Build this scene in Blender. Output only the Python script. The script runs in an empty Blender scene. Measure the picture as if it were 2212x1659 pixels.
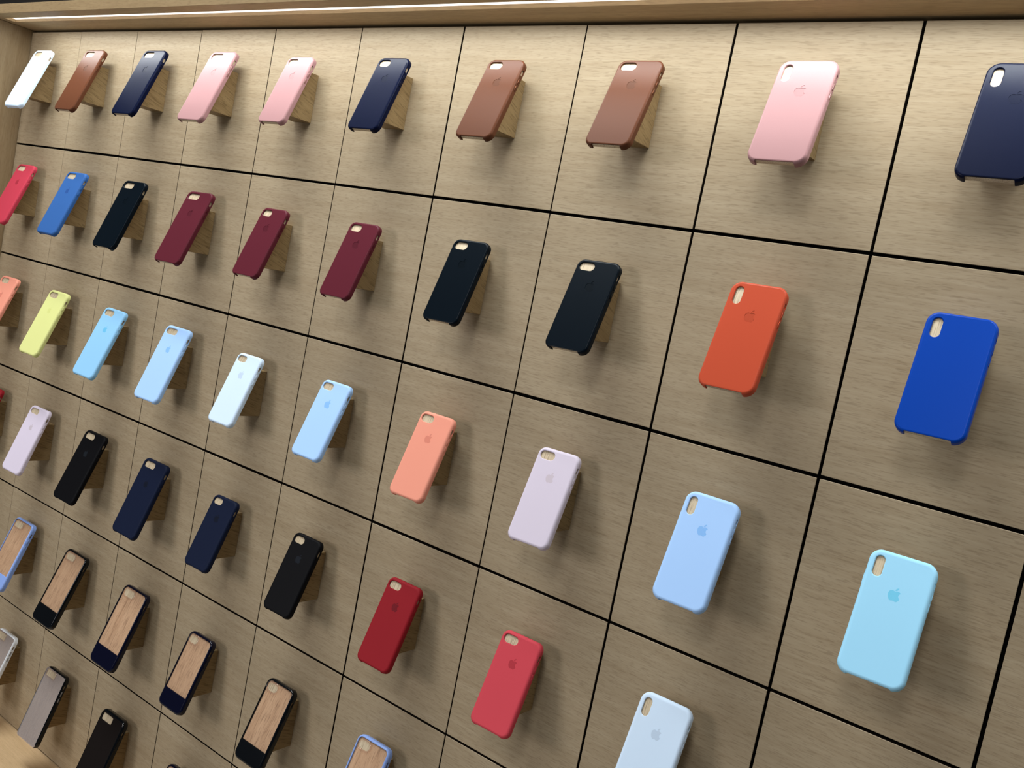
import bpy, bmesh, math, random
from mathutils import Matrix, Vector, Euler

# ------------------------------------------------------------------ scene, camera, light
scene = bpy.context.scene
COL = scene.collection
PI = math.pi

S = 0.23617178            # width of one wall panel bay (m)
ASPECT = 1.17162828
SH = S * ASPECT           # height of one bay
ZTOP = 2.0                # height of the top edge of the panel field
NCOL, NROW = 14, 6
ZLEDGE = ZTOP - NROW * SH
DEPTH = 0.113             # depth of the niche around the panels

cam_data = bpy.data.cameras.new('camera')
cam_data.sensor_fit = 'HORIZONTAL'
cam_data.sensor_width = 36.0
cam_data.lens = 1981.2 / 2212 * 36.0
cam_data.clip_start = 0.02
cam_data.clip_end = 50
cam = bpy.data.objects.new('camera', cam_data)
COL.objects.link(cam)
_right = Vector((0.79223527, 0.57813606, 0.19524847))
_down = Vector((0.21257261, 0.03845257, -0.97638839))
_fwd = Vector((-0.57199314, 0.8150338, -0.0924324))
_m = Matrix((( _right.x, -_down.x, -_fwd.x), (_right.y, -_down.y, -_fwd.y), (_right.z, -_down.z, -_fwd.z))).to_4x4()
_m.translation = Vector((2.447568, -1.1416441, ZTOP - 0.4119233))
cam.matrix_world = _m
scene.camera = cam

scene.view_settings.view_transform = 'Standard'
scene.view_settings.look = 'None'
scene.view_settings.gamma = 1.0
scene.view_settings.use_curve_mapping = False
scene.view_settings.exposure = 0.0

world = bpy.data.worlds.new('shop_ambience')
scene.world = world
world.use_nodes = True
_bg = world.node_tree.nodes['Background']
_bg.inputs['Color'].default_value = (0.92, 0.97, 1.0, 1)
_bg.inputs['Strength'].default_value = 0.075

LED_GLOW = 1.6           # what the diffuser itself shows
LED_BEAMS = ((5.8, 175, 0.0), (3.2, 80, 2.0))   # (W, spread, lean towards the panels): wide glow and lens beam

def area_light(name, loc, target, sx, sy, power, color):
    l = bpy.data.lights.new(name, 'AREA')
    l.shape = 'RECTANGLE'; l.size = sx; l.size_y = sy
    l.energy = power; l.color = color
    o = bpy.data.objects.new(name, l); COL.objects.link(o)
    o.location = loc
    o.rotation_euler = (Vector(target) - Vector(loc)).to_track_quat('-Z', 'Y').to_euler()
    return o

area_light('ceiling_lightbox', (2.5, -3.3, 3.9), (1.7, 0, 1.0), 0.8, 0.8, 30, (1.0, 1.0, 1.0))
area_light('ceiling_lightbox', (0.35, -1.1, 4.2), (0.35, -0.8, 0.0), 2.4, 0.7, 96, (0.96, 1.0, 1.0))
area_light('shop_window', (0.0, -2.8, 1.7), (1.1, 0, 0.9), 0.9, 0.9, 24, (1.0, 0.95, 0.92))

# ------------------------------------------------------------------ helpers
def lin(c):
    f = lambda v: v / 12.92 if v <= 0.04045 else ((v + 0.055) / 1.055) ** 2.4
    return tuple(f(v / 255.0) for v in c) + (1.0,)

def link(o, parent=None):
    COL.objects.link(o)
    if parent is not None:
        o.parent = parent
    return o

def mesh_obj(name, mesh, material, parent=None):
    o = bpy.data.objects.new(name, mesh)
    if material is not None:
        if len(mesh.materials) == 0:
            mesh.materials.append(material)
        o.material_slots[0].link = 'OBJECT'
        o.material_slots[0].material = material
    return link(o, parent)

def bm_to_mesh(bm, name, smooth_angle=None):
    bmesh.ops.recalc_face_normals(bm, faces=bm.faces[:])
    me = bpy.data.meshes.new(name)
    bm.to_mesh(me); bm.free()
    if smooth_angle is not None:
        for p in me.polygons:
            p.use_smooth = True
        me.set_sharp_from_angle(angle=math.radians(smooth_angle))
    return me

def tag(o, label, cat, group=None):
    o['label'] = label; o['category'] = cat
    if group: o['group'] = group
    return o

def structure(o):
    o['kind'] = 'structure'
    return o

def add_box(bm, x0, x1, y0, y1, z0, z1, bevel=0.0):
    vs = [bm.verts.new((x, y, z)) for x in (x0, x1) for y in (y0, y1) for z in (z0, z1)]
    F = [(0, 1, 3, 2), (4, 6, 7, 5), (0, 4, 5, 1), (2, 3, 7, 6), (0, 2, 6, 4), (1, 5, 7, 3)]
    fs = [bm.faces.new([vs[i] for i in f]) for f in F]
    if bevel:
        es = list({e for f in fs for e in f.edges})
        bmesh.ops.bevel(bm, geom=es, offset=bevel, segments=1, affect='EDGES', clamp_overlap=True)

def rr_loop(w, h, r, n=8, skew=None):
    """Counter-clockwise rounded rectangle, centred."""
    r = max(min(r, w / 2 - 1e-6, h / 2 - 1e-6), 1e-5)
    pts = []
    for k, (sx, sy) in enumerate(((1, -1), (1, 1), (-1, 1), (-1, -1))):
        a0 = -PI / 2 + k * PI / 2
        for i in range(n + 1):
            a = a0 + PI / 2 * i / n
            pts.append((sx * (w / 2 - r) + r * math.cos(a), sy * (h / 2 - r) + r * math.sin(a)))
    return pts

def loft(bm, loops, cap=True):
    rings = [[bm.verts.new(p) for p in lp] for lp in loops]
    n = len(rings[0])
    for a, b in zip(rings, rings[1:]):
        for i in range(n):
            bm.faces.new((a[i], a[(i + 1) % n], b[(i + 1) % n], b[i]))
    if cap:
        bm.faces.new(list(reversed(rings[0])))
        bm.faces.new(rings[-1])
    return rings

MM = 0.001

# ------------------------------------------------------------------ materials
def new_mat(name):
    m = bpy.data.materials.new(name)
    m.use_nodes = True
    nt = m.node_tree
    return m, nt, nt.nodes, nt.links, nt.nodes['Principled BSDF']

def wood(name, light, mid, dark, along='x', pore=0.5, rough=0.55, tint=0.10, fine=700.0, coarse=85.0, rot=None):
    m, nt, N, L, P = new_mat(name)
    tc = N.new('ShaderNodeTexCoord')
    oi = N.new('ShaderNodeObjectInfo')
    add = N.new('ShaderNodeVectorMath'); add.operation = 'ADD'
    mul = N.new('ShaderNodeVectorMath'); mul.operation = 'SCALE'
    comb = N.new('ShaderNodeCombineXYZ')
    for i, k in enumerate((7.3, 3.1, 5.7)):
        q = N.new('ShaderNodeMath'); q.operation = 'MULTIPLY'; q.inputs[1].default_value = k
        L.new(oi.outputs['Random'], q.inputs[0]); L.new(q.outputs[0], comb.inputs[i])
    L.new(tc.outputs['Object'], add.inputs[0]); L.new(comb.outputs[0], add.inputs[1])
    src = add.outputs[0]
    if rot:
        mr = N.new('ShaderNodeMapping'); mr.inputs['Rotation'].default_value = rot
        L.new(src, mr.inputs['Vector']); src = mr.outputs[0]
    def noise(sa, sc, detail, dist=0.0):
        mp = N.new('ShaderNodeMapping')
        v = {'x': (sa, sc, sc), 'y': (sc, sa, sc), 'z': (sc, sc, sa)}[along]
        mp.inputs['Scale'].default_value = v
        L.new(src, mp.inputs['Vector'])
        nz = N.new('ShaderNodeTexNoise'); nz.inputs['Scale'].default_value = 1.0
        nz.inputs['Detail'].default_value = detail; nz.inputs['Distortion'].default_value = dist
        L.new(mp.outputs[0], nz.inputs['Vector'])
        return nz.outputs['Fac']
    band = noise(4.0, 70.0, 3.0, 0.4)
    grain = noise(22.0, 380.0, 2.0)
    pores = noise(coarse, fine, 1.0)
    r1 = N.new('ShaderNodeValToRGB')
    r1.color_ramp.elements[0].position = 0.30; r1.color_ramp.elements[0].color = lin(mid)
    r1.color_ramp.elements[1].position = 0.70; r1.color_ramp.elements[1].color = lin(light)
    mixf = N.new('ShaderNodeMix'); mixf.data_type = 'FLOAT'
    mixf.inputs['Factor'].default_value = 0.45
    L.new(band, mixf.inputs['A']); L.new(grain, mixf.inputs['B'])
    L.new(mixf.outputs[0], r1.inputs['Fac'])
    r2 = N.new('ShaderNodeValToRGB')
    r2.color_ramp.elements[0].position = 0.33; r2.color_ramp.elements[0].color = (1, 1, 1, 1)
    r2.color_ramp.elements[1].position = 0.46; r2.color_ramp.elements[1].color = (0, 0, 0, 1)
    L.new(pores, r2.inputs['Fac'])
    pm = N.new('ShaderNodeMath'); pm.operation = 'MULTIPLY'; pm.inputs[1].default_value = pore
    L.new(r2.outputs['Color'], pm.inputs[0])
    mx = N.new('ShaderNodeMix'); mx.data_type = 'RGBA'
    L.new(pm.outputs[0], mx.inputs['Factor']); L.new(r1.outputs['Color'], mx.inputs['A'])
    mx.inputs['B'].default_value = lin(dark)
    hsv = N.new('ShaderNodeHueSaturation')
    tv = N.new('ShaderNodeMapRange'); tv.inputs['To Min'].default_value = 1 - tint; tv.inputs['To Max'].default_value = 1 + tint
    L.new(oi.outputs['Random'], tv.inputs['Value']); L.new(tv.outputs[0], hsv.inputs['Value'])
    L.new(mx.outputs['Result'], hsv.inputs['Color'])
    L.new(hsv.outputs['Color'], P.inputs['Base Color'])
    P.inputs['Roughness'].default_value = rough
    P.inputs['Specular IOR Level'].default_value = 0.3
    bp = N.new('ShaderNodeBump'); bp.inputs['Strength'].default_value = 0.12; bp.inputs['Distance'].default_value = 0.0004
    bp.invert = True
    L.new(pm.outputs[0], bp.inputs['Height']); L.new(bp.outputs[0], P.inputs['Normal'])
    return m

W_PANEL = wood('oak_panel', (177, 160, 133), (160, 141, 113), (113, 94, 69), 'x', pore=0.32, tint=0.03, fine=900, coarse=70)
W_SIDE = wood('oak_side', (172, 150, 116), (154, 130, 96), (110, 88, 62), 'z', pore=0.25, fine=900, coarse=60)
W_TRIM = wood('oak_trim', (170, 146, 110), (150, 126, 92), (108, 86, 60), 'x', pore=0.3, fine=900, coarse=60)
W_LEDGE = wood('oak_ledge', (208, 178, 138), (192, 162, 122), (150, 120, 86), 'x', pore=0.25, fine=900, coarse=60)
W_BLOCK = wood('oak_block', (154, 130, 92), (132, 108, 72), (92, 72, 44), 'y', pore=0.5, fine=520, coarse=40, tint=0.12, rot=(0.35, 0.0, 0.0))
W_SLAB = wood('beech_slab', (206, 190, 162), (182, 162, 134), (112, 92, 72), 'y', pore=0.5, fine=800, coarse=45, tint=0.06)

def plain(name, color, rough=0.5, metallic=0.0, spec=0.5, bump=0.0, bump_scale=900.0, coat=0.0, vary=0.0):
    m, nt, N, L, P = new_mat(name)
    P.inputs['Base Color'].default_value = lin(color)
    P.inputs['Roughness'].default_value = rough
    P.inputs['Metallic'].default_value = metallic
    P.inputs['Specular IOR Level'].default_value = spec
    P.inputs['Coat Weight'].default_value = coat
    tc = N.new('ShaderNodeTexCoord')
    nz = N.new('ShaderNodeTexNoise'); nz.inputs['Scale'].default_value = bump_scale; nz.inputs['Detail'].default_value = 2
    L.new(tc.outputs['Object'], nz.inputs['Vector'])
    if vary:
        hs = N.new('ShaderNodeHueSaturation'); hs.inputs['Color'].default_value = lin(color)
        mr = N.new('ShaderNodeMapRange'); mr.inputs['To Min'].default_value = 1 - vary; mr.inputs['To Max'].default_value = 1 + vary
        L.new(nz.outputs['Fac'], mr.inputs['Value']); L.new(mr.outputs[0], hs.inputs['Value'])
        L.new(hs.outputs['Color'], P.inputs['Base Color'])
    if bump:
        bp = N.new('ShaderNodeBump'); bp.inputs['Strength'].default_value = bump; bp.inputs['Distance'].default_value = 0.0003
        L.new(nz.outputs['Fac'], bp.inputs['Height']); L.new(bp.outputs[0], P.inputs['Normal'])
    return m

M_EDGE = plain('gap_shade_edge', (34, 26, 19), 0.8, spec=0.1)  # near-black in place of the shade inside the panel gaps
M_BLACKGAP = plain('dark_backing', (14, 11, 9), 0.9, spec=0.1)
M_DARKVOID = plain('void_dark', (22, 19, 17), 0.8, spec=0.2)  # near-black colour standing in for an unlit void
M_FLOOR = plain('grey_stone', (150, 148, 144), 0.6, bump_scale=30, vary=0.06)
M_METAL = plain('brushed_metal', (190, 190, 188), 0.35, 1.0)

def emissive(name, color, strength):
    m, nt, N, L, P = new_mat(name)
    P.inputs['Base Color'].default_value = (0.8, 0.8, 0.8, 1)
    P.inputs['Emission Color'].default_value = color
    P.inputs['Emission Strength'].default_value = strength
    return m
M_LED = emissive('led_diffuser', (1.0, 0.95, 0.88, 1), LED_GLOW)

def clear_plastic(name, tint=(255, 248, 245), rough=0.03, haze=0.0, haze_color=(200, 195, 195)):
    m, nt, N, L, P = new_mat(name)
    tr = N.new('ShaderNodeBsdfTransparent'); tr.inputs['Color'].default_value = lin(tint)
    gl = N.new('ShaderNodeBsdfGlossy'); gl.inputs['Roughness'].default_value = rough
    df = N.new('ShaderNodeBsdfDiffuse'); df.inputs['Color'].default_value = lin(haze_color)
    fr = N.new('ShaderNodeFresnel'); fr.inputs['IOR'].default_value = 1.5
    m1 = N.new('ShaderNodeMixShader'); m1.inputs['Fac'].default_value = haze
    m2 = N.new('ShaderNodeMixShader')
    L.new(tr.outputs[0], m1.inputs[1]); L.new(df.outputs[0], m1.inputs[2])
    ge = N.new('ShaderNodeNewGeometry')            # reflect only off the outer side of the plate
    sb = N.new('ShaderNodeMath'); sb.operation = 'SUBTRACT'; sb.inputs[0].default_value = 1.0
    mu = N.new('ShaderNodeMath'); mu.operation = 'MULTIPLY'
    L.new(ge.outputs['Backfacing'], sb.inputs[1]); L.new(sb.outputs[0], mu.inputs[0]); L.new(fr.outputs[0], mu.inputs[1])
    L.new(mu.outputs[0], m2.inputs['Fac']); L.new(m1.outputs[0], m2.inputs[1]); L.new(gl.outputs[0], m2.inputs[2])
    L.new(m2.outputs[0], N['Material Output'].inputs['Surface'])
    N.remove(P)
    return m
M_CLEAR = clear_plastic('clear_plastic')
M_CLEAR_RIM = clear_plastic('clear_plastic_rim', (250, 244, 240), 0.05, 0.05)
M_CLEAR_HAZY = clear_plastic('scuffed_clear_plastic', (244, 240, 238), 0.16, 0.30, (206, 198, 198))
M_CLEAR_BUTTON = clear_plastic('translucent_button', (220, 215, 215), 0.25, 0.6, (170, 168, 170))

_mats = {}
def leather(c):
    k = ('leather', c)
    if k not in _mats:
        _mats[k] = plain('leather', c, 0.31, spec=0.09, bump=0.10, bump_scale=1400, vary=0.03)
    return _mats[k]
def silicone(c):
    k = ('silicone', c)
    if k not in _mats:
        _mats[k] = plain('silicone', c, 0.60, spec=0.14)
    return _mats[k]
def gloss(c):
    k = ('gloss', c)
    if k not in _mats:
        _mats[k] = plain('polycarbonate', c, 0.16, spec=0.35)
    return _mats[k]
def metal(c):
    k = ('metal', c)
    if k not in _mats:
        _mats[k] = plain('anodised_metal', c, 0.32, 0.85)
    return _mats[k]
def shade(c, f):
    return tuple(max(0, min(255, int(v * f))) for v in c)

# ------------------------------------------------------------------ emblem outline (SVG-like path, y down)
_EMB = "m150.37 130.25c-2.45 5.66-5.35 10.87-8.71 15.66-4.58 6.53-8.33 11.05-11.22 13.56-4.48 4.12-9.28 6.23-14.42 6.35-3.69 0-8.14-1.05-13.32-3.18-5.197-2.12-9.973-3.17-14.34-3.17-4.58 0-9.492 1.05-14.746 3.17-5.262 2.13-9.501 3.24-12.742 3.35-4.929 0.21-9.842-1.96-14.746-6.52-3.13-2.73-7.045-7.41-11.735-14.04-5.032-7.08-9.169-15.29-12.41-24.65-3.471-10.11-5.211-19.9-5.211-29.378 0-10.857 2.346-20.221 7.045-28.068 3.693-6.303 8.606-11.275 14.755-14.925 6.149-3.65 12.793-5.51 19.948-5.629 3.915 0 9.049 1.211 15.429 3.591 6.362 2.388 10.447 3.599 12.238 3.599 1.339 0 5.877-1.416 13.57-4.239 7.275-2.618 13.415-3.702 18.445-3.275 13.63 1.1 23.87 6.473 30.68 16.153-12.19 7.386-18.22 17.731-18.1 31.002 0.11 10.337 3.86 18.939 11.23 25.769 3.34 3.17 7.07 5.62 11.22 7.36-0.9 2.61-1.85 5.11-2.86 7.51z"
_LEAF = "m119.11 7.24c0 8.102-2.96 15.667-8.86 22.669-7.12 8.324-15.732 13.134-25.071 12.375-0.119-0.972-0.188-1.995-0.188-3.07 0-7.778 3.386-16.102 9.399-22.908 3.002-3.446 6.82-6.311 11.45-8.597 4.62-2.252 8.99-3.497 13.1-3.71 0.12 1.083 0.17 2.166 0.17 3.24z"
import re
def path_points(d, n=4):
    nums = [float(v) for v in re.findall(r'-?\d*\.?\d+', d)]
    x, y = nums[0], nums[1]
    pts = [(x, y)]
    i = 2
    while i + 5 < len(nums) + 0:
        a = nums[i:i + 6]; i += 6
        p0 = (x, y); p1 = (x + a[0], y + a[1]); p2 = (x + a[2], y + a[3]); p3 = (x + a[4], y + a[5])
        for k in range(1, n + 1):
            t = k / n; u = 1 - t
            pts.append(tuple(u ** 3 * p0[j] + 3 * u * u * t * p1[j] + 3 * u * t * t * p2[j] + t ** 3 * p3[j] for j in (0, 1)))
        x, y = p3
    if math.hypot(pts[0][0] - pts[-1][0], pts[0][1] - pts[-1][1]) < 0.6:
        pts.pop()
    return pts
def emblem_loops(height):
    k = height / 162.0
    out = []
    for d in (_EMB, _LEAF):
        out.append([((px - 88.0) * k, (85.0 - py) * k) for px, py in path_points(d)])
    return out
def emblem_bm(cx, cy, height, z0, z1, grow=0.0):
    bm = bmesh.new()
    for lp in emblem_loops(height):
        lo = [(cx + x, cy + y, z0) for x, y in lp]
        hi = [(cx + x, cy + y, z1) for x, y in lp]
        loft(bm, [lo, hi])
    return bm

# ------------------------------------------------------------------ case geometry (millimetres -> metres)
SPEC = {   # W, H, T, corner radius, camera hole (cx, cy, w, h), emblem (x, y), switch (y0, y1), buttons
    'plus': dict(W=81.0, H=161.2, T=10.0, R=12.5, hole=(-15.8, 68.0, 36.0, 14.0), emb=(0.8, 31.5), sw=(53.0, 62.5), btn=((38.5, 50.0), (24.5, 35.5))),
    'mid': dict(W=70.0, H=141.4, T=10.0, R=11.5, hole=(-17.3, 58.8, 25.5, 13.4), emb=(0.4, 29.2), sw=(44.5, 54.0), btn=((29.5, 39.0), (17.0, 26.5))),
    'tall': dict(W=73.9, H=146.6, T=10.6, R=13.5, hole=(-24.2, 53.6, 11.8, 25.2), emb=(0.8, 27.8), sw=(47.0, 55.0), btn=((32.9, 42.5), (19.8, 30.6))),
}
WALL = 1.6

def prism_pill(bm, cx, cy, w, h, levels, n=8, rad=None):
    """levels: list of (z, grow); w x h rounded rectangle grown by grow at each z (mm)."""
    loops = []
    for z, g in levels:
        r = (min(w, h) / 2 if rad is None else rad) + g
        loops.append([((cx + x) * MM, (cy + y) * MM, z * MM) for x, y in rr_loop(w + 2 * g, h + 2 * g, max(r, 0.2), n)])
    loft(bm, loops)

def side_pill(bm, y0, y1, z0, z1, xa, xb, shrink=0.0):
    """rounded bar cut/bump along x on the flank, between y0..y1 and z0..z1."""
    cy, cz = (y0 + y1) / 2, (z0 + z1) / 2
    loops = []
    for x, g in ((xa, 0.0), (xb - (xb - xa) * 0.25, 0.0), (xb, -shrink)):
        lp = rr_loop((y1 - y0) + 2 * g, (z1 - z0) + 2 * g, (z1 - z0) / 2 * 0.8, 5)
        loops.append([(x * MM, (cy + u) * MM, (cz + v) * MM) for u, v in lp])
    loft(bm, loops)

def shell_bm(W, H, T, R, e, wall):
    prof = [(e + 1.3, 0.0), (e + 0.25, 0.0)]
    for i in range(0, 9):
        a = PI / 2 * i / 8
        prof.append((e - e * math.sin(a), -e + e * math.cos(a)))
    prof += [(0.0, -T * 0.6), (0.0, -T + 0.7), (0.25, -T + 0.2), (0.7, -T), (wall - 0.3, -T), (wall, -T + 0.3),
             (wall, -wall - 1.2), (wall + 0.4, -wall - 0.3), (wall + 1.4, -wall)]
    bm = bmesh.new()
    loops = []
    for off, z in prof:
        loops.append([(x * MM, y * MM, z * MM) for x, y in rr_loop(W - 2 * off, H - 2 * off, max(R - off, 2.0), 10)])
    loft(bm, loops)
    bmesh.ops.recalc_face_normals(bm, faces=bm.faces[:])
    return bm

def apply_booleans(bm, cutters, name, angle=32):
    me = bpy.data.meshes.new(name + '_raw'); bm.to_mesh(me); bm.free()
    base = bpy.data.objects.new('tmp_base', me); COL.objects.link(base)
    tmp = []
    for cb in cutters:
        bmesh.ops.recalc_face_normals(cb, faces=cb.faces[:])
        cm = bpy.data.meshes.new('tmp_cut'); cb.to_mesh(cm); cb.free()
        co = bpy.data.objects.new('tmp_cut', cm); COL.objects.link(co); tmp.append(co)
        md = base.modifiers.new('b', 'BOOLEAN'); md.operation = 'DIFFERENCE'; md.solver = 'EXACT'; md.object = co
    dg = bpy.context.evaluated_depsgraph_get(); dg.update()
    out = bpy.data.meshes.new_from_object(base.evaluated_get(dg))
    for p in out.polygons: p.use_smooth = True
    out.set_sharp_from_angle(angle=math.radians(angle))
    base.modifiers.clear()
    base.data = out
    wn = base.modifiers.new('w', 'WEIGHTED_NORMAL'); wn.keep_sharp = True; wn.weight = 90
    dg = bpy.context.evaluated_depsgraph_get(); dg.update()
    fin = bpy.data.meshes.new_from_object(base.evaluated_get(dg))
    fin.name = name
    fin.materials.clear()
    for o in [base] + tmp:
        bpy.data.objects.remove(o)
    return fin

def notch_bm(W, H, side, up):
    bm = bmesh.new()
    hw = W / 2 - side
    lp = rr_loop(2 * hw, 8.0, 1.6, 6)
    y = -H / 2 + up - 4.0
    loft(bm, [[(x * MM, (y + v) * MM, z * MM) for x, v in lp] for z in (-30.0, 5.0)])
    return bm

def build_shell(size, kind):           # kind: leather, plain (leather without emblem) or silicone
    sp = SPEC[size]; W, H, T, R = sp['W'], sp['H'], sp['T'], sp['R']
    e = 4.6 if kind == 'silicone' else 3.4
    bm = shell_bm(W, H, T, R, e, WALL)
    cut = []
    hx, hy, hw, hh = sp['hole']
    c = bmesh.new()
    if kind != 'silicone':
        lv = [(2.0, 2.4), (0.0, 0.9), (-0.35, 0.35), (-0.9, 0.0), (-WALL - 2, 0.0)]
    else:
        lv = [(2.0, 3.0), (0.0, 1.1), (-0.25, 0.55), (-0.8, 0.12), (-1.3, 0.0), (-WALL - 2, 0.0)]
    prism_pill(c, hx, hy, hw - 1.2, hh - 1.2, lv, 10)
    cut.append(c)
    c = bmesh.new()
    zc = -T * 0.56
    side_pill(c, sp['sw'][0], sp['sw'][1], zc - 2.3, zc + 2.3, W / 2 - 4, W / 2 + 3)
    cut.append(c)
    cut.append(notch_bm(W, H, 12.5, 1.5 if kind == 'silicone' else 2.0))
    if kind == 'leather':
        ex, ey = sp['emb']
        cut.append(emblem_bm(ex * MM, ey * MM, 16.5 * MM, -0.35 * MM, 1.0 * MM))
    return apply_booleans(bm, cut, '%s_%s_shell' % (size, kind))

def build_button(size, y0, y1, out=0.55, W=None):
    sp = SPEC[size]; W = W or sp['W']
    bm = bmesh.new()
    zc = -sp['T'] * 0.56
    side_pill(bm, y0, y1, zc - 1.7, zc + 1.7, W / 2 - 1.0, W / 2 + out, 0.4)
    return bm_to_mesh(bm, size + '_button', 40)

def build_power(size, W=None):
    sp = SPEC[size]; W = W or sp['W']
    bm = bmesh.new(); zc = -sp['T'] * 0.56
    y0, y1 = (sp['btn'][0][0] - 4, sp['btn'][0][1])
    side_pill(bm, y0, y1, zc - 1.7, zc + 1.7, W / 2 - 1.0, W / 2 + 0.55, 0.4)
    for v in bm.verts: v.co.x = -v.co.x
    return bm_to_mesh(bm, size + '_power', 40)

SHELL, EMB, BTN, POW = {}, {}, {}, {}
def get_shell(size, kind):
    if (size, kind) not in SHELL:
        SHELL[(size, kind)] = build_shell(size, kind)
    return SHELL[(size, kind)]
def get_emblem(size, kind):
    if (size, kind) not in EMB:
        ex, ey = SPEC[size]['emb']
        z = (-0.5, -0.27) if kind == 'leather' else (-0.4, 0.05)
        h = 15.6 if kind == 'leather' else 15.8
        EMB[(size, kind)] = bm_to_mesh(emblem_bm(ex * MM, ey * MM, h * MM, z[0] * MM, z[1] * MM), size + '_emblem')
    return EMB[(size, kind)]

# rugged cases: a bumper frame around a clear (or leather) back
def outer_spec(size, style):
    sp = SPEC[size]
    if style == 'bumper':
        return (sp['W'] + 1.0, sp['H'] + 1.4, 11.0) if size == 'plus' else (sp['W'] + 1, sp['H'] + 2, 11.0)
    return (sp['W'] + 2.5, sp['H'] + 5.2, 11.5)

BUMP = {}
def build_bumper(size, style, pinch=0.0):
    sp = SPEC[size]; W, H, T = outer_spec(size, style)
    bm = shell_bm(W, H, T, sp['R'] + 1.0, 4.4, 1.7 if style == 'bumper' else 2.2)
    cut = []
    c = bmesh.new()
    if style == 'twotone':
        y0, y1, side = -40.0 * H / 146.6, H / 2 - 4.2, 4.6
    elif style == 'bumper':
        y0, y1, side = -H / 2 - 6, H / 2 - 3.6, 2.9
    else:                      # leather inset back
        y0, y1, side = -H / 2 + 5.0, H / 2 - 5.0, 4.4
    w = W - 2 * side; h = y1 - y0; cy = (y0 + y1) / 2
    rr = 6.5
    loops = []
    for z, g in ((2.0, 1.2), (0.0, 0.5), (-0.6, 0.1), (-1.2, 0.0), (-4.0, 0.0)):
        pts = []
        for x, y in rr_loop(w + 2 * g, h + 2 * g, rr + g, 8):
            if style == 'twotone' and y < 0:          # square lower corners
                rq = rr + g
                ax, ay = abs(x), y
                lx, ly = w / 2 + g, -(h / 2 + g)
                if ax > lx - rq and ay < ly + rq:
                    dx, dy = ax - (lx - rq), (ly + rq) - ay
                    mx = max(dx, dy) or 1e-6
                    k = rq / mx
                    ax, ay = lx - rq + dx * k, ly + rq - dy * k
                    ax = min(ax, lx); ay = max(ay, ly)
                    x, y = math.copysign(ax, x), ay
            pts.append((x * MM, (cy + y) * MM, z * MM))
        loops.append(pts)
    loft(c, loops); cut.append(c)
    c = bmesh.new(); zc = -T * 0.56
    side_pill(c, sp['sw'][0], sp['sw'][1], zc - 2.2, zc + 2.2, W / 2 - 5, W / 2 + 3)
    cut.append(c)
    if style == 'bumper':
        for b0, b1 in sp['btn']:
            c = bmesh.new(); side_pill(c, b0, b1, zc - 2.0, zc + 2.0, W / 2 - 0.9, W / 2 + 3); cut.append(c)
        cut.append(notch_bm(W, H, 8.5, 3.2))
    me = apply_booleans(bm, cut, '%s_%s_bumper' % (size, style))
    if pinch:
        for v in me.vertices:
            y = v.co.y / (H / 2 * MM)
            k = math.exp(-((y - 0.18) / 0.38) ** 2)
            v.co.x *= 1.0 - pinch * k
    return me

def build_clear(size, style, hole_kind='pill'):
    sp = SPEC[size]; W, H, T = outer_spec(size, style)
    bm = bmesh.new()
    y1 = H / 2 - 3.8
    y0 = {'twotone': -40.5 * H / 146.6, 'bumper': -H / 2 + 3.0, 'inset': -H / 2 + 4.6}[style]
    side = {'twotone': 4.3, 'bumper': 2.6, 'inset': 4.1}[style]
    lp = rr_loop(W - 2 * side, y1 - y0, 5.5, 8); cy = (y0 + y1) / 2
    loft(bm, [[(x * MM, (cy + y) * MM, z * MM) for x, y in lp] for z in (-2.1, -0.7)])
    hx, hy, hw, hh = sp['hole']
    c = bmesh.new()
    prism_pill(c, hx, hy, hw, hh + 0.6, [(2, 0.0), (-4, 0.0)], 8, rad=(3.0 if hole_kind == 'rect' else None))
    return apply_booleans(bm, [c], '%s_%s_back' % (size, style))

def build_rim(size, hole_kind='pill'):
    sp = SPEC[size]; hx, hy, hw, hh = sp['hole']; hh += 0.6
    bm = bmesh.new()
    rad = 3.0 if hole_kind == 'rect' else min(hw, hh) / 2
    prof = [(0.05, -1.9), (0.05, -0.1), (0.2, 0.35), (0.55, 0.68), (1.0, 0.82), (1.5, 0.72), (2.1, 0.38), (2.7, -0.15), (3.2, -0.72)]
    rings = []
    for g, z in prof:
        rings.append([bm.verts.new(((hx + x) * MM, (hy + y) * MM, z * MM)) for x, y in rr_loop(hw + 2 * g, hh + 2 * g, rad + g, 8)])
    n = len(rings[0])
    for a, b in zip(rings, rings[1:]):
        for i in range(n):
            bm.faces.new((a[i], a[(i + 1) % n], b[(i + 1) % n], b[i]))
    return bm_to_mesh(bm, size + '_camera_rim', 60)

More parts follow.
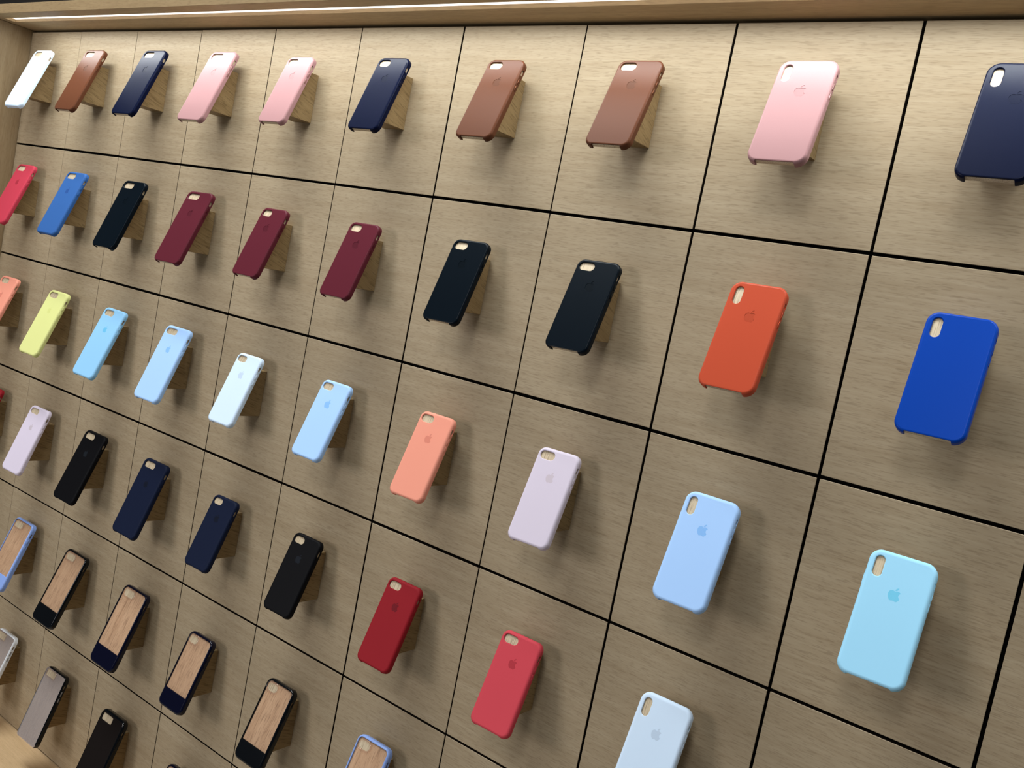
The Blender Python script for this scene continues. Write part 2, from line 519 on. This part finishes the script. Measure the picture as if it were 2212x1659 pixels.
# ------------------------------------------------------------------ placement of one display bay
FIT = {'plus': (0.03121352, 0.05452702, 0.23237524), 'mid': (0.01718689, 0.05170895, 0.22394202), 'tall': (0.02108464, 0.05367657, 0.24024784)}
TILT = 0.35838422
TWEAK = {(0, 0): (-0.5, -0.8, 0.3, -0.02), (1, 0): (-1.3, 0.1, 0.11, 0.12), (2, 0): (-1.1, 0.9, 0.51, 0.33), (3, 0): (-0.4, -0.5, 0.75, 0.3), (4, 0): (1.0, 0.2, 0.18, 0.62), (5, 0): (-0.9, 0.5, -0.19, 0.09), (6, 0): (0.3, 0.7, 0.96, 0.17), (7, 0): (-1.9, 3.2, 1.77, 0.38), (8, 0): (-0.2, 0.4, 0.24, 0.77), (1, 1): (-0.2, 0.4, -0.11, 0.36), (2, 1): (2.3, 0.0, -0.19, 0.39), (3, 1): (-1.1, -0.5, 0.86, 0.75), (4, 1): (0.8, -0.2, 0.72, 0.41), (5, 1): (2.0, -0.8, -0.23, 0.22), (6, 1): (1.8, -1.1, -0.14, 0.96), (7, 1): (-1.9, -0.1, 1.5, 1.06), (8, 1): (-0.1, -1.0, -0.07, 0.38), (9, 1): (0.1, -0.1, -0.59, 0.3), (1, 2): (-0.6, 0.7, 0.13, -0.12), (2, 2): (1.7, -0.8, -0.04, -0.52), (3, 2): (0.7, 1.4, -0.63, 0.15), (4, 2): (1.1, 0.9, -0.17, -0.06), (5, 2): (2.7, 0.0, 0.01, -0.43), (6, 2): (0.6, -1.4, -0.74, -0.01), (7, 2): (-1.8, 0.4, -0.78, 0.79), (8, 2): (0.3, 0.1, -1.17, -0.26), (9, 2): (0.2, -0.6, -1.38, 0.11), (1, 3): (-2.0, 0.1, -1.43, 0.29), (2, 3): (1.8, 0.6, 0.21, -0.63), (3, 3): (0.3, -1.2, -0.93, -0.39), (4, 3): (2.3, 0.5, -0.39, -0.05), (5, 3): (0.6, -0.7, -0.48, -0.43), (6, 3): (-0.7, -1.6, -0.85, -0.27), (7, 3): (-0.7, -0.9, -0.63, 0.06), (8, 3): (-0.9, 1.7, -0.1, 0.03), (1, 4): (-0.5, 0.9, -0.08, 0.04), (2, 4): (-2.1, -0.1, 1.05, -0.47), (3, 4): (0.2, -0.6, -0.19, -0.28), (4, 4): (-0.8, -1.1, -0.08, -0.11), (5, 4): (-1.3, 0.7, 0.5, -0.32), (6, 4): (-1.6, 0.8, -0.27, 0.23), (1, 5): (-1.4, 0.4, -0.68, 0.18), (2, 5): (-0.2, 1.0, -1.77, 0.6), (3, 5): (-2.5, -0.5, -1.08, 0.46), (4, 5): (0.1, -0.2, 0.01, 0.0)}

def case_matrix(c, r, size):
    cx, cy, cz = FIT[size]
    dx, dy, dth, roll = TWEAK.get((c, r), (0, 0, 0, 0))
    th = TILT + math.radians(dth)
    loc = Vector(((c + 0.5 + cx) * S + dx * MM, -cz * S, ZTOP - SH * (r + 0.5) + cy * S + dy * MM))
    return Matrix.Translation(loc) @ Matrix.Rotation(PI / 2 - th, 4, 'X') @ Matrix.Rotation(math.radians(roll), 4, 'Z')

def empty_at(name, m):
    o = bpy.data.objects.new(name, None)
    o.empty_display_size = 0.02
    COL.objects.link(o)
    o.matrix_world = m
    return o

CASE_GROUP = 'phone cases shown on the display wall'
BLOCK_GROUP = 'wooden blocks holding the phone cases'

def make_case(c, r, size, style, color, label, emblem=None, btn_color=None):
    root = empty_at('phone_case', case_matrix(c, r, size))
    tag(root, label, 'phone case', CASE_GROUP)
    sp = SPEC[size]
    if style in ('leather', 'silicone'):
        mat = leather(color) if style == 'leather' else silicone(color)
        mesh_obj('shell', get_shell(size, style if emblem or style == 'silicone' else 'plain'), mat, root)
        if emblem:
            em = leather(emblem) if style == 'leather' else silicone(emblem)
            mesh_obj('emblem', get_emblem(size, style), em, root)
        bm_ = metal(btn_color or color) if style == 'leather' else mat
        for k, (b0, b1) in enumerate(sp['btn']):
            if (size, k) not in BTN: BTN[(size, k)] = build_button(size, b0, b1)
            mesh_obj('volume_button', BTN[(size, k)], bm_, root)
        if size not in POW: POW[size] = build_power(size)
        mesh_obj('power_button', POW[size], bm_, root)
    else:
        pinch = 0.035 if style == 'pinched' else 0.0
        base = 'twotone' if style in ('twotone', 'pinched') else style
        if (size, style) not in BUMP: BUMP[(size, style)] = build_bumper(size, base, pinch)
        mat = gloss(color)
        mesh_obj('bumper', BUMP[(size, style)], mat, root)
        hk = 'rect' if base in ('bumper', 'inset') else 'pill'
        key = (size, base, 'back')
        if key not in BUMP: BUMP[key] = build_clear(size, base, hk)
        if base == 'inset':
            mesh_obj('back_inset', BUMP[key], leather(emblem), root)
        else:
            mesh_obj('clear_back', BUMP[key], M_CLEAR if base == 'twotone' else M_CLEAR_HAZY, root)
            rk = (size, hk, 'rim')
            if rk not in BUMP: BUMP[rk] = build_rim(size, hk)
            mesh_obj('camera_rim', BUMP[rk], M_CLEAR_RIM, root)
        W = outer_spec(size, base)[0]
        for k, (b0, b1) in enumerate(sp['btn']):
            bk = (size, base, 'btn', k)
            if bk not in BUMP: BUMP[bk] = build_button(size, b0 + 0.3, b1 - 0.3, 0.5 if base != 'bumper' else 0.1, W)
            mesh_obj('volume_button', BUMP[bk], M_CLEAR_BUTTON if base == 'bumper' else mat, root)
    return root

SLAB, WEDGE = {}, {}
def slab_mesh(size):
    if size not in SLAB:
        sp = SPEC[size]; bm = bmesh.new()
        W, H, R = sp['W'] - 2 * WALL - 0.7, sp['H'] - 2 * WALL - 0.7, sp['R'] - WALL - 0.4
        z1, z0 = -WALL - 0.75, -sp['T'] + 0.9
        prof = [(1.6, z1), (0.7, z1 - 0.25), (0.15, z1 - 0.9), (0, z1 - 1.8), (0, z0 + 1.5), (0.6, z0)]
        loft(bm, [[(x * MM, y * MM, z * MM) for x, y in rr_loop(W - 2 * o, H - 2 * o, R - o, 8)] for o, z in prof])
        SLAB[size] = bm_to_mesh(bm, size + '_slab', 40)
    return SLAB[size]

BX0, BX1, BY0, BY1 = 97.0, 143.5, 85.5, 172.0     # block footprint inside its bay (mm from the bay's upper corner)
def wedge_mesh(size):
    if size not in WEDGE:
        cx, cy, cz = FIT[size]
        z = -(SPEC[size]['T'] - 1.4)
        ct, st = math.cos(TILT), math.sin(TILT)
        def out(yd):
            up = (SH / MM / 2 - cy * S / MM - yd)
            y = (up - z * st) / ct
            return cz * S / MM - y * st + z * ct
        bm = bmesh.new()
        ymid = (BY0 + BY1) / 2
        prof = [(BY0, 0.0), (BY1, 0.0), (BY1, out(BY1)), (BY0, out(BY0))]
        hw = (BX1 - BX0) / 2
        loft(bm, [[(x * MM, -o * MM, (ymid - y) * MM) for y, o in prof] for x in (-hw, hw)])
        bmesh.ops.bevel(bm, geom=bm.edges[:], offset=0.0005, segments=2, affect='EDGES')
        WEDGE[size] = bm_to_mesh(bm, size + '_wedge', 30)
    return WEDGE[size]

def make_block(c, r, size, label):
    ymid = (BY0 + BY1) / 2
    root = empty_at('display_block', Matrix.Translation(Vector((c * S + (BX0 + BX1) / 2 * MM, 0, ZTOP - SH * r - ymid * MM))))
    tag(root, label, 'display block', BLOCK_GROUP)
    mesh_obj('wedge', wedge_mesh(size), W_BLOCK, root)
    s = mesh_obj('dummy_phone', slab_mesh(size), W_SLAB, root)
    s.matrix_parent_inverse = Matrix.Identity(4)
    s.matrix_local = root.matrix_world.inverted() @ case_matrix(c, r, size)
    return root

# ------------------------------------------------------------------ the setting
random.seed(7)
XR = NCOL * S
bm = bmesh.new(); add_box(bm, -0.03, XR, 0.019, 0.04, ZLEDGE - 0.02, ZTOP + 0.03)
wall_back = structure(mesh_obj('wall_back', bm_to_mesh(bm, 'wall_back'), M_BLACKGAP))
VG = {0: 1.0, 1: 1.0, 2: 1.4, 3: 1.8, 4: 2.1, 5: 1.9, 6: 3.0, 7: 2.1, 8: 3.4, 9: 3.8, 10: 4.4}
HG = {0: 0.0, 1: 4.6, 2: 4.6, 3: 4.2, 4: 3.4, 5: 3.0, 6: 2.2}
for c in range(NCOL):
    for r in range(NROW):
        x0 = c * S + VG.get(c, 2.5) * MM / 2 + (0.001 if c == 0 else 0)
        x1 = (c + 1) * S - VG.get(c + 1, 2.5) * MM / 2
        z1 = ZTOP - r * SH - HG[r] * MM / 2 + random.uniform(-0.3, 0.3) * MM
        z0 = ZTOP - (r + 1) * SH + HG[r + 1] * MM / 2 + random.uniform(-0.3, 0.3) * MM
        bm = bmesh.new()
        cx, cz = (x0 + x1) / 2, (z0 + z1) / 2
        add_box(bm, x0 - cx, x1 - cx, 0, 0.0185, z0 - cz, z1 - cz, 0.0005)
        me = bm_to_mesh(bm, 'panel')
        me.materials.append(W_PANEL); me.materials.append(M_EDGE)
        for p in me.polygons:                       # gap shade put into the colour of the four narrow sides
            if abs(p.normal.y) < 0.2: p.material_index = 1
        o = mesh_obj('panel', me, W_PANEL, wall_back)
        o.location = (cx, 0.0, cz)

bm = bmesh.new(); add_box(bm, -0.02, 0.0, -DEPTH, 0.018, ZLEDGE - 0.02, ZTOP + 0.0045, 0.0006)
add_box(bm, -0.9, -0.02, -DEPTH, -DEPTH + 0.02, ZLEDGE - 0.34, ZTOP + 0.027, 0.0006)
structure(mesh_obj('wall_left', bm_to_mesh(bm, 'wall_left'), W_SIDE))

# soffit over the panels, with the recessed light groove
GZ0, GZ1, GH, GX0 = 0.057, 0.082, 0.0065, 0.031
zs = ZTOP + 0.005
bm = bmesh.new()
add_box(bm, -0.02, XR, -GZ0, 0.017, zs, zs + 0.022, 0.0005)
add_box(bm, -0.02, XR, -DEPTH, -GZ1, zs, zs + 0.022, 0.0005)
add_box(bm, -0.02, GX0, -GZ1, -GZ0, zs, zs + 0.022)
add_box(bm, GX0, XR, -GZ1, -GZ0, zs + GH + 0.004, zs + 0.022)
structure(mesh_obj('trim_1', bm_to_mesh(bm, 'trim_1'), W_TRIM))

led = bpy.data.objects.new('led_strip_light', None); COL.objects.link(led)
led.location = (GX0, -(GZ0 + GZ1) / 2, zs + GH)
tag(led, 'glowing white LED strip recessed in the wooden overhang above the top row', 'light')
bm = bmesh.new(); add_box(bm, 0.0005, XR - GX0, -0.0120, 0.0120, 0.0, 0.0015)
mesh_obj('diffuser', bm_to_mesh(bm, 'diffuser'), M_LED, led)
for _power, _spread, _tilt in LED_BEAMS:
    _l = bpy.data.lights.new('led_strip_beam', 'AREA'); _l.shape = 'RECTANGLE'
    _l.size = XR - 0.11; _l.size_y = 0.020; _l.energy = _power; _l.color = (0.95, 1.0, 1.0); _l.spread = math.radians(_spread)
    _lo = bpy.data.objects.new('led_strip_beam', _l); link(_lo, led)
    _lo.location = ((XR + 0.11) / 2 - GX0, 0.0, -GH + 0.0004)
    _lo.rotation_euler = (math.radians(_tilt), 0, 0)
bm = bmesh.new(); add_box(bm, 0.0005, XR - GX0, -0.0122, 0.0122, 0.0017, 0.0038)
mesh_obj('channel', bm_to_mesh(bm, 'channel'), M_METAL, led)

bm = bmesh.new(); add_box(bm, -0.9, XR, -0.055, -0.035, ZTOP + 0.027, ZTOP + 1.2)  # dark sheet added for the black void above the fascia
structure(mesh_obj('wall_upper_void', bm_to_mesh(bm, 'wall_upper_void'), M_DARKVOID))
bm = bmesh.new(); add_box(bm, 0.0, XR, -0.16, 0.018, ZLEDGE - 0.022, ZLEDGE - 0.002, 0.0006)
structure(mesh_obj('trim_2', bm_to_mesh(bm, 'trim_2'), W_LEDGE))
bm = bmesh.new(); add_box(bm, 0.0, XR, -0.13, -0.11, 0.0, ZLEDGE - 0.022)
structure(mesh_obj('wall_lower', bm_to_mesh(bm, 'wall_lower'), W_TRIM))
bm = bmesh.new(); add_box(bm, -2.5, XR + 1.5, -5.0, -0.11, -0.05, 0.0)
structure(mesh_obj('floor', bm_to_mesh(bm, 'floor'), M_FLOOR))

# ------------------------------------------------------------------ what hangs in each bay
NAVY = (2, 9, 36); BROWN = (85, 50, 33); PINK = (154, 116, 117); BURG = (88, 33, 44); BLACK = (5, 14, 22)
ORANGE = (181, 74, 49); BLUE = (4, 59, 155); CORAL = (205, 70, 82); MIDBLUE = (50, 94, 158); YELLOW = (221, 224, 148)
TURQ = (162, 219, 249); LILAC = (170, 207, 254); WHITE = (212, 232, 254); PEACH = (234, 152, 130); LAV = (212, 201, 217)
SAND = (221, 210, 228); RED = (142, 25, 35); INK = (1, 1, 5); SNAVY = (11, 22, 48); PERI = (142, 172, 238); SNOW = (236, 240, 246)
GNAVY = (2, 4, 29); GBLACK = (2, 5, 10); ESPRESSO = (26, 21, 20)
ROSE = (186, 58, 76); TURQB = (146, 200, 240)
def d(c, f=0.9):
    return tuple(max(0, min(255, int(v * f))) for v in c)
def tint(c, f):
    return tuple(max(0, min(255, int(v * k))) for v, k in zip(c, f))
CASES = [
 # col, row, size, style, colour, emblem colour, label, short (for the block)
 (0, 0, 'plus', 'silicone', WHITE, tint(WHITE, (0.91, 0.91, 0.92)), 'white phone case in the top row, in the corner by the side wall', 'white corner case of the top row'),
 (1, 0, 'plus', 'leather', BROWN, d(BROWN, .9), 'saddle brown phone case in the top row between the white and a navy case', 'brown case next to the white corner case'),
 (2, 0, 'plus', 'leather', NAVY, d(NAVY, .9), 'navy phone case with wide camera cutout, top row, above a black case', 'navy top-row case above a black one'),
 (3, 0, 'plus', 'leather', PINK, d(PINK, .97), 'pale pink phone case with wide camera cutout, top row, next to a navy case', 'pink top-row case with the wide camera cutout'),
 (4, 0, 'mid', 'leather', PINK, d(PINK, .97), 'pale pink phone case with short oval camera cutout in the top row', 'pink top-row case with the short oval cutout'),
 (5, 0, 'mid', 'leather', NAVY, d(NAVY, .9), 'navy phone case with short oval camera cutout, between pink and brown cases', 'navy top-row case between pink and brown'),
 (6, 0, 'mid', 'leather', BROWN, d(BROWN, .92), 'saddle brown phone case in the top row, directly beside a navy case with oval cutout', 'brown top-row case beside the oval-cutout navy one'),
 (7, 0, 'mid', 'leather', BROWN, d(BROWN, .92), 'saddle brown phone case in the top row, directly beside the large pink case', 'brown top-row case beside the large pink one'),
 (8, 0, 'tall', 'leather', PINK, d(PINK, .97), 'large pale pink phone case with upright camera slot, above the orange case', 'large pink case above the orange one'),
 (9, 0, 'tall', 'leather', NAVY, d(NAVY, .95), 'large glossy navy phone case with upright camera slot, cut by the photo edge', 'large navy case with upright camera slot'),
 (0, 1, 'plus', 'silicone', ROSE, tint(ROSE, (0.86, 0.75, 0.78)), 'coral red phone case in the second row, in the corner under the white case', 'coral red case in the second row corner'),
 (1, 1, 'plus', 'silicone', MIDBLUE, tint(MIDBLUE, (0.8, 0.82, 0.88)), 'medium blue phone case in the second row above the yellow case', 'medium blue case above the yellow one'),
 (2, 1, 'plus', 'leather', BLACK, d(BLACK, .9), 'black phone case in the second row above a turquoise case', 'black case above a turquoise one'),
 (3, 1, 'plus', 'leather', BURG, d(BURG, .9), 'dark burgundy phone case with wide camera cutout, next to a black case', 'burgundy case with the wide camera cutout'),
 (4, 1, 'mid', 'leather', BURG, d(BURG, .9), 'dark burgundy phone case between two other burgundy cases, above a white case', 'burgundy case between two other burgundy cases'),
 (5, 1, 'mid', 'leather', BURG, d(BURG, .9), 'dark burgundy phone case under the oval-cutout navy case, beside a black one', 'burgundy case hung under the oval-cutout navy case'),
 (6, 1, 'mid', 'leather', BLACK, d(BLACK, .9), 'black phone case in the second row above the peach one, beside burgundy', 'black second-row case above the peach one'),
 (7, 1, 'mid', 'leather', BLACK, d(BLACK, .9), 'black phone case in the second row directly beside the orange case', 'black second-row case beside the orange one'),
 (8, 1, 'tall', 'leather', ORANGE, d(ORANGE, .95), 'bright orange phone case with upright camera slot', 'bright orange case'),
 (9, 1, 'tall', 'leather', BLUE, None, 'vivid royal blue phone case with upright camera slot and no emblem', 'vivid royal blue case'),
 (0, 2, 'plus', 'silicone', PEACH, tint(PEACH, (0.92, 0.86, 0.86)), 'peach phone case under the coral red corner case, cut by the photo edge', 'peach case under the coral red corner case'),
 (1, 2, 'plus', 'silicone', YELLOW, tint(YELLOW, (0.97, 0.97, 0.93)), 'pale lemon yellow phone case', 'pale lemon yellow case'),
 (2, 2, 'plus', 'silicone', TURQB, tint(TURQB, (0.74, 0.93, 0.95)), 'turquoise phone case with wide camera cutout, next to the yellow case', 'turquoise case next to the yellow one'),
 (3, 2, 'plus', 'silicone', LILAC, tint(LILAC, (0.80, 0.90, 0.96)), 'light blue phone case with wide camera cutout, next to a turquoise case', 'light blue case next to the wide-cutout turquoise one'),
 (4, 2, 'mid', 'silicone', WHITE, tint(WHITE, (0.91, 0.91, 0.92)), 'white phone case with grey emblem in the third row between light blue cases', 'white case between two light blue ones'),
 (5, 2, 'mid', 'silicone', LILAC, tint(LILAC, (0.80, 0.90, 0.96)), 'light blue phone case with short oval cutout, between white and peach cases', 'light blue case between white and peach'),
 (6, 2, 'mid', 'silicone', PEACH, tint(PEACH, (0.92, 0.86, 0.86)), 'peach phone case with darker emblem, above the dark red case', 'peach case above the dark red one'),
 (7, 2, 'mid', 'silicone', LAV, tint(LAV, (0.95, 0.94, 0.92)), 'pale lavender phone case in the third row above the lower coral red one', 'pale lavender case'),
 (8, 2, 'tall', 'silicone', LILAC, tint(LILAC, (0.80, 0.90, 0.96)), 'large light blue phone case with upright camera slot, under the orange case', 'large light blue case under the orange one'),
 (9, 2, 'tall', 'silicone', TURQ, tint(TURQ, (0.74, 0.93, 0.95)), 'large turquoise phone case with upright camera slot, under the royal blue case', 'large turquoise case under the royal blue one'),
 (0, 3, 'plus', 'silicone', RED, tint(RED, (0.78, 0.80, 0.86)), 'dark red phone case of which only a sliver shows beside the pale pink one', 'dark red sliver of a case at the photo edge'),
 (1, 3, 'plus', 'silicone', SAND, tint(SAND, (0.92, 0.91, 0.89)), 'pale dusty pink phone case under the yellow case', 'dusty pink case under the yellow one'),
 (2, 3, 'plus', 'silicone', INK, (20, 25, 32), 'black phone case with wide camera cutout, fourth row, beside the dusty pink one', 'black case beside the dusty pink one'),
 (3, 3, 'plus', 'silicone', SNAVY, d(SNAVY, .7), 'matte navy phone case with wide camera cutout in the fourth row', 'matte navy case with the wide camera cutout'),
 (4, 3, 'mid', 'silicone', SNAVY, d(SNAVY, .7), 'matte navy phone case with short oval cutout, under the white case', 'matte navy case under the white one'),
 (5, 3, 'mid', 'silicone', INK, (18, 23, 31), 'black phone case in the fourth row beside the dark red case', 'black case beside the dark red one'),
 (6, 3, 'mid', 'silicone', RED, tint(RED, (0.78, 0.80, 0.86)), 'dark red phone case with oval cutout under the peach case', 'dark red case under the peach one'),
 (7, 3, 'mid', 'silicone', CORAL, tint(CORAL, (0.86, 0.75, 0.78)), 'coral red phone case with oval cutout under the pale lavender case', 'coral red case under the lavender one'),
 (8, 3, 'tall', 'silicone', WHITE, tint(WHITE, (0.91, 0.91, 0.92)), 'large white phone case with upright camera slot, cut by the bottom edge', 'large white case with upright camera slot'),
 (1, 4, 'plus', 'twotone', PERI, None, 'clear phone case with periwinkle blue frame, under the dusty pink case', 'clear case with blue frame under the dusty pink one'),
 (2, 4, 'plus', 'twotone', GBLACK, None, 'clear phone case with black frame and solid black foot, wide camera cutout', 'clear black-framed case with wide cutout'),
 (3, 4, 'plus', 'twotone', GNAVY, None, 'clear phone case with dark navy frame and foot, straight sides, wide cutout', 'clear navy-framed case with wide cutout'),
 (4, 4, 'mid', 'pinched', GNAVY, None, 'clear phone case with dark navy frame pinched in at the waist', 'clear navy-framed case with pinched waist'),
 (5, 4, 'mid', 'twotone', GBLACK, None, 'clear phone case with black frame, short oval cutout, under a black case', 'clear black-framed case with oval cutout'),
 (6, 4, 'mid', 'twotone', PERI, None, 'clear phone case with periwinkle blue frame, under the dark red case', 'clear blue-framed case under the dark red one'),
 (1, 5, 'plus', 'bumper', SNOW, None, 'clear phone case with white frame, cut by the photo edge', 'clear white-framed case'),
 (2, 5, 'plus', 'bumper', GBLACK, None, 'scuffed clear phone case with slim black frame and open foot, bottom row', 'scuffed clear case with slim black frame'),
 (3, 5, 'plus', 'inset', GBLACK, ESPRESSO, 'black phone case with dark brown leather back in the bottom row', 'black case with dark brown back'),
 (4, 5, 'mid', 'twotone', GNAVY, None, 'glossy black phone case of which only the top edge shows, bottom row', 'bottom-row case showing only its top edge'),
]
for (c, r, size, style, color, emb, label, short) in CASES:
    make_block(c, r, size, 'oak wedge block behind the ' + short)
    make_case(c, r, size, style, color, label, emb, btn_color=color)
